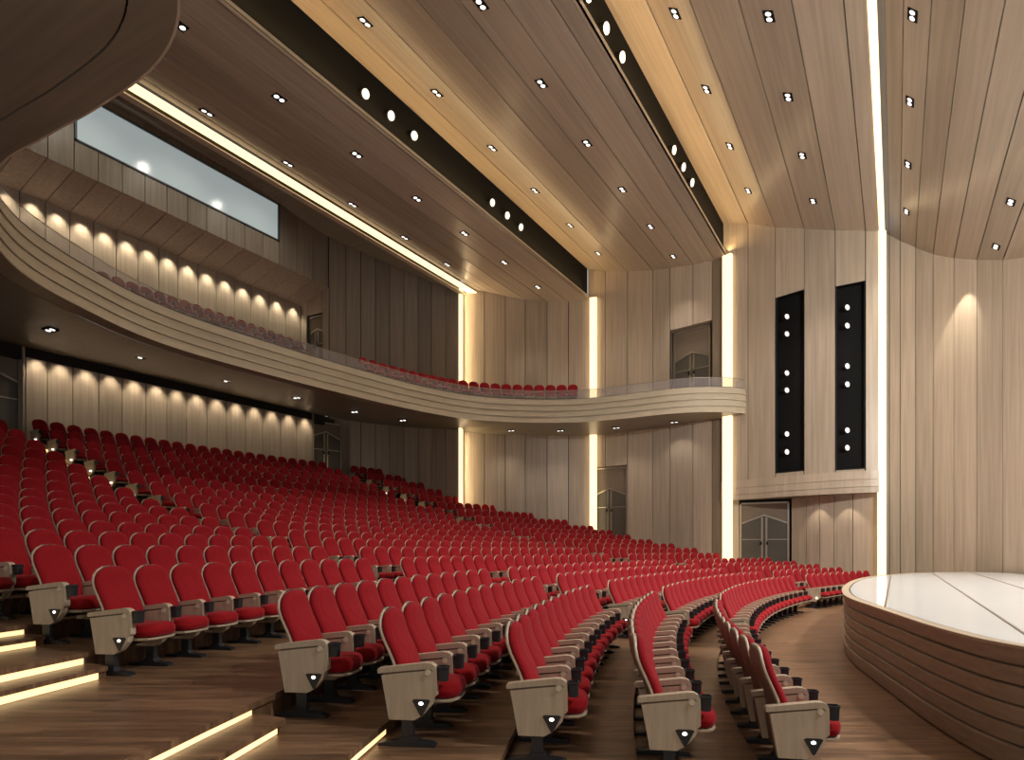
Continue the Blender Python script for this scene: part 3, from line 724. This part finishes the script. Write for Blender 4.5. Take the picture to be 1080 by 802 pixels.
# reveals of door openings
def reveal(name_n, x0, x1, y0a, y0b, depth, z0, z1):
    m = MB(); a = (x0, y0a); b = (x1, y0b)
    for p in (a, b): m.add([(p[0], p[1], z0), (p[0], p[1]+depth, z0), (p[0], p[1]+depth, z1), (p[0], p[1], z1)], [(0, 1, 2, 3)], M['wall'])
    m.add([(a[0], a[1], z1), (b[0], b[1], z1), (b[0], b[1]+depth, z1), (a[0], a[1]+depth, z1)], [(0, 1, 2, 3)], M['wall'])
    m.add([(a[0], a[1]+depth, z0), (b[0], b[1]+depth, z0), (b[0], b[1]+depth, z1), (a[0], a[1]+depth, z1)], [(0, 1, 2, 3)], M['doorpanel'])
    struct(m.build('trim_%d' % name_n))
reveal(7, -13.62, -11.44, 30.9, 30.66, .45, 0, 5.97)
reveal(8, -9.13, -7.08, 30.14, 29.7, .5, 8.6, 12.05)

# ------------------------------------------------------------------ window of the control room
t = empty('window_1', (-25, 16.5, 16.3)); struct(t, 'long control room window high in the back wall')
PW = Matrix.Translation((25, -16.5, -16.3))
m = MB()
for b in ((WY0, WY1, WZ0, WZ0+.06), (WY0, WY1, WZ1-.06, WZ1), (WY0, WY0+.08, WZ0, WZ1), (WY1-.08, WY1, WZ0, WZ1)): m.box(-25.06, -24.95, b[0], b[1], b[2], b[3], M['frame'])
o = m.build('window_frame'); o.parent = t; o.matrix_parent_inverse = PW
m = MB(); m.box(-25.04, -25.02, WY0, WY1, WZ0, WZ1, M['pane']); o = m.build('window_pane'); o.parent = t; o.matrix_parent_inverse = PW

# ------------------------------------------------------------------ down lights and spotlights
def dl_meshes(L=.38, W=.25, r=.07):
    h = MB(); h.box(-W/2, W/2, -L/2, L/2, -.012, .03, M['black']); l = MB()
    for s in (-1, 1): l.cyl((0, s*L*.235, -.012), (0, 0, -1), r, .006, M['lens'], 20)
    return h.mesh('housing'), l.mesh('lens')
HM, LM = dl_meshes()
lens_one = MB(); lens_one.cyl((0, 0, -.012), (0, 0, -1), .068, .006, M['lens'], 20); L1 = lens_one.mesh('lens')
WARM = (1, .90, .78)
def downlight(x, y, z, tilt, label, group, watt=60, rot=0., ang=75, lamp=True, aim=(0, 0, -1)):
    o = inst('ceiling_downlight', HM, None, (x, y, z)); o.rotation_euler = (0, -radians(tilt), rot)
    tag(o, label, 'light', group)
    for s in (-1, 1):
        q = inst('lens', L1, o); q.location = (0, s*.092, 0)
    if lamp: spot('downlight_lamp', (x, y, z-.05), aim, watt, ang, WARM, .7, .12)
GY = [9.45, 12.55, 15.65, 18.75, 21.85, 24.95, 28.0]
EQ = 'recessed double ceiling downlights'
PANEL = {'A': 'panel left of first slot', 'B': 'panel between both slots', 'C': 'panel right of second slot', 'D': 'panel above the stage'}
colsL = [(-17.45, [12.03, 15.0, 18.0, 21.0, 23.95], 'A', 'left line'), (-14.85, [9.5, 12.46, 15.5, 18.55, 21.55, 24.62, 27.74], 'A', 'right line'),
         (-12.0, [9.7, 12.84, 15.94, 19.09, 22.2, 25.35, 28.4], 'B', 'left line'), (-8.57, [10.0, 13.13, 16.23, 19.36, 22.51, 25.67, 28.8], 'B', 'right line'),
         (-4.81, [13.2, 16.33, 19.49, 22.64, 25.81], 'C', 'left line'), (-2.57, [13.1, 16.28, 19.45, 22.58, 25.73], 'C', 'right line'),
         (.32, [13.9, 17.12, 20.39, 23.7, 26.98], 'D', 'left line'), (2.8, [16.7, 19.9, 23.11, 26.28], 'D', 'right line')]
PRO = {'A': cA, 'B': BC, 'C': CD, 'D': DD}
for X, ys, pn, side in colsL:
    P = PRO[pn]
    for a, b in zip(P, P[1:]):
        if a[0] <= X <= b[0]: zz = a[2]+(b[2]-a[2])*(X-a[0])/(b[0]-a[0]); sl = degrees(atan2(b[2]-a[2], b[0]-a[0]))
    for i, y in enumerate(ys[::-1]):
        downlight(X, y, zz-.004, sl, 'double downlight, %s from the far wall, %s, %s' % (ORD[i+1], side, PANEL[pn]), EQ, watt=700 if pn in 'CD' else 300 if pn == 'B' else 190, ang=80, lamp=not (X > 2 and i == 0))
SOF = [(-20.17, 9.14), (-20.89, 12.11), (-21.35, 15.56), (-21.23, 18.71), (-21.11, 21.91), (-19.96, 23.89), (-16.13, 27.4), (-14.07, 28.61), (-11.45, 29.28), (-8.67, 29.3)]
for i, (x, y) in enumerate(SOF):
    z = LOWZ(x); downlight(x, y, z-.02, -8 if x < -17.9 else 0, 'small double downlight in the balcony soffit, %s from the left' % ORD[i+1], 'double downlights under the balcony', watt=55 if x < -17.9 else 90, rot=pi/2+.1, ang=110)
# spotlights inside the black slots
def spot_parts(r, h):
    b = MB(); b.cyl((0, 0, 0), (0, 0, 1), r*1.08, h, M['black'], 24); l = MB(); l.cyl((0, 0, h), (0, 0, 1), r, .012, M['spotlens'], 24)
    return b.mesh('spotlight'), l.mesh('lens')
SB, SL_ = spot_parts(.135, .24)
def stage_spot(loc, d, label, group, sc=1.):
    o = inst('stage_spotlight', SB, None, loc); o.rotation_euler = Vector(d).to_track_quat('Z', 'Y').to_euler(); o.scale = (sc,)*3
    tag(o, label, 'spotlight', group); inst('lens', SL_, o)
for (X, z, nm_) in ((-13.70, 15.28, 'first'), (-6.58, 15.12, 'second')):
    for i, y in enumerate([14.4, 15.53, 16.66, 21.42, 22.55, 23.66]):
        d = Vector((1, -.12, -.30))
        stage_spot((X, y+.06, z+.03), d, 'black round spotlight in the %s ceiling slot, %s from the near end' % (nm_, ORD[i+1]), 'spotlights in the ceiling slots')
for (x, y, zs, nm_) in ((-3.69, 28.72, (11.28, 10.57, 8.98, 8.28, 6.5, 5.77), 'left'), (-1.47, 28.22, (11.08, 10.38, 8.83, 8.13, 6.37, 5.7), 'right')):
    for i, z in enumerate(zs):
        stage_spot((x-.28, y+.02, z), Vector((.72, -.62, .05)), 'small round spotlight in the %s black wall niche, %s from its top' % (nm_, ORD[i+1]), 'spotlights in the black wall niches', .78)

# ------------------------------------------------------------------ lighting
# cove strips hidden above the beam lips wash the first boards of the next panels
COVE = (1, .67, .31)
area('cove_lamp', (-13.40, 14, 14.80), 33, 300, COVE, (.25, 0, 1), .12)
area('cove_lamp', (-6.28, 13.4, 14.86), 32, 300, COVE, (.25, 0, 1), .12)
area('column_lamp', (-18.42, 26.66, 11.6), 6.0, 95, (1, .74, .42), (.95, .55, 0), .10)
area('column_lamp', (-18.42, 26.66, 5.2), 4.6, 65, (1, .74, .42), (.95, .55, 0), .10)
for y in [(a+b)/2 for a, b in zip(BY, BY[1:])]+[5, 7.8]:
    spot('wall_washer', (-24.86, y, 8.50), (-.25, 0, -1), 72, 84, (1, .84, .62), 1., .06)
for y in [(a+b)/2 for a, b in zip(allu, allu[1:])][4:]:
    spot('wall_washer', (-26.68, y, 14.55), (-.25, 0, -1), 105, 84, (1, .88, .66), 1., .06)
for x, y in ((-2.95, 29.0), (-1.8, 28.5)):
    spot('wall_washer', (x, y-.25, 3.9), (.15, .3, -1), 40, 70, (1, .85, .66), .5, .03)
spot('wall_washer', (1.75, 27.5, 11.9), (.1, .32, -1), 420, 44, (1, .87, .7), .5, .05)
# unseen spots added above the stage for the strong light on the front rows
for y in (6, 12, 18, 24):
    spot('unseen_stage_spot', (5.5, y, 9.8), (-.5, .0, -1), 2700, 110, (1, .96, .92), .7, .5)
spot('unseen_stage_spot', (5.2, 9.5, 8.6), (-.36, 1, -.05), 6600, 62, (1, .95, .88), .9, .4)  # added fill, out of view, that brightens the spotlight wall
spot('unseen_stage_spot', (6.5, 12.0, 8.0), (-.12, 1, -.02), 3600, 62, (1, .95, .88), .9, .4)  # second added fill, brightens the wall beside the stage
for y in (12.5, 16, 19.5): spot('window_wall_spot', (-22.5, y, 18.0), (-.55, 0, -1), 120, 110, (1, .95, .82), .9, .2)  # unseen spots on the hall side, aimed down at the window wall
spot('added_ceiling_fill', (7.5, 13.0, 1.3), (-.30, .25, 1), 3200, 105, (1, .94, .86), .9, .3)  # unseen fill added low on the stage side to brighten the ceiling
w = bpy.data.worlds.new('world'); S.world = w; w.use_nodes = True
w.node_tree.nodes['Background'].inputs[0].default_value = (1, .95, .89, 1)
w.node_tree.nodes['Background'].inputs[1].default_value = .40

S.view_settings.view_transform = 'Standard'; S.view_settings.look = 'None'
S.view_settings.gamma = 1; S.view_settings.exposure = 0; S.view_settings.use_curve_mapping = False
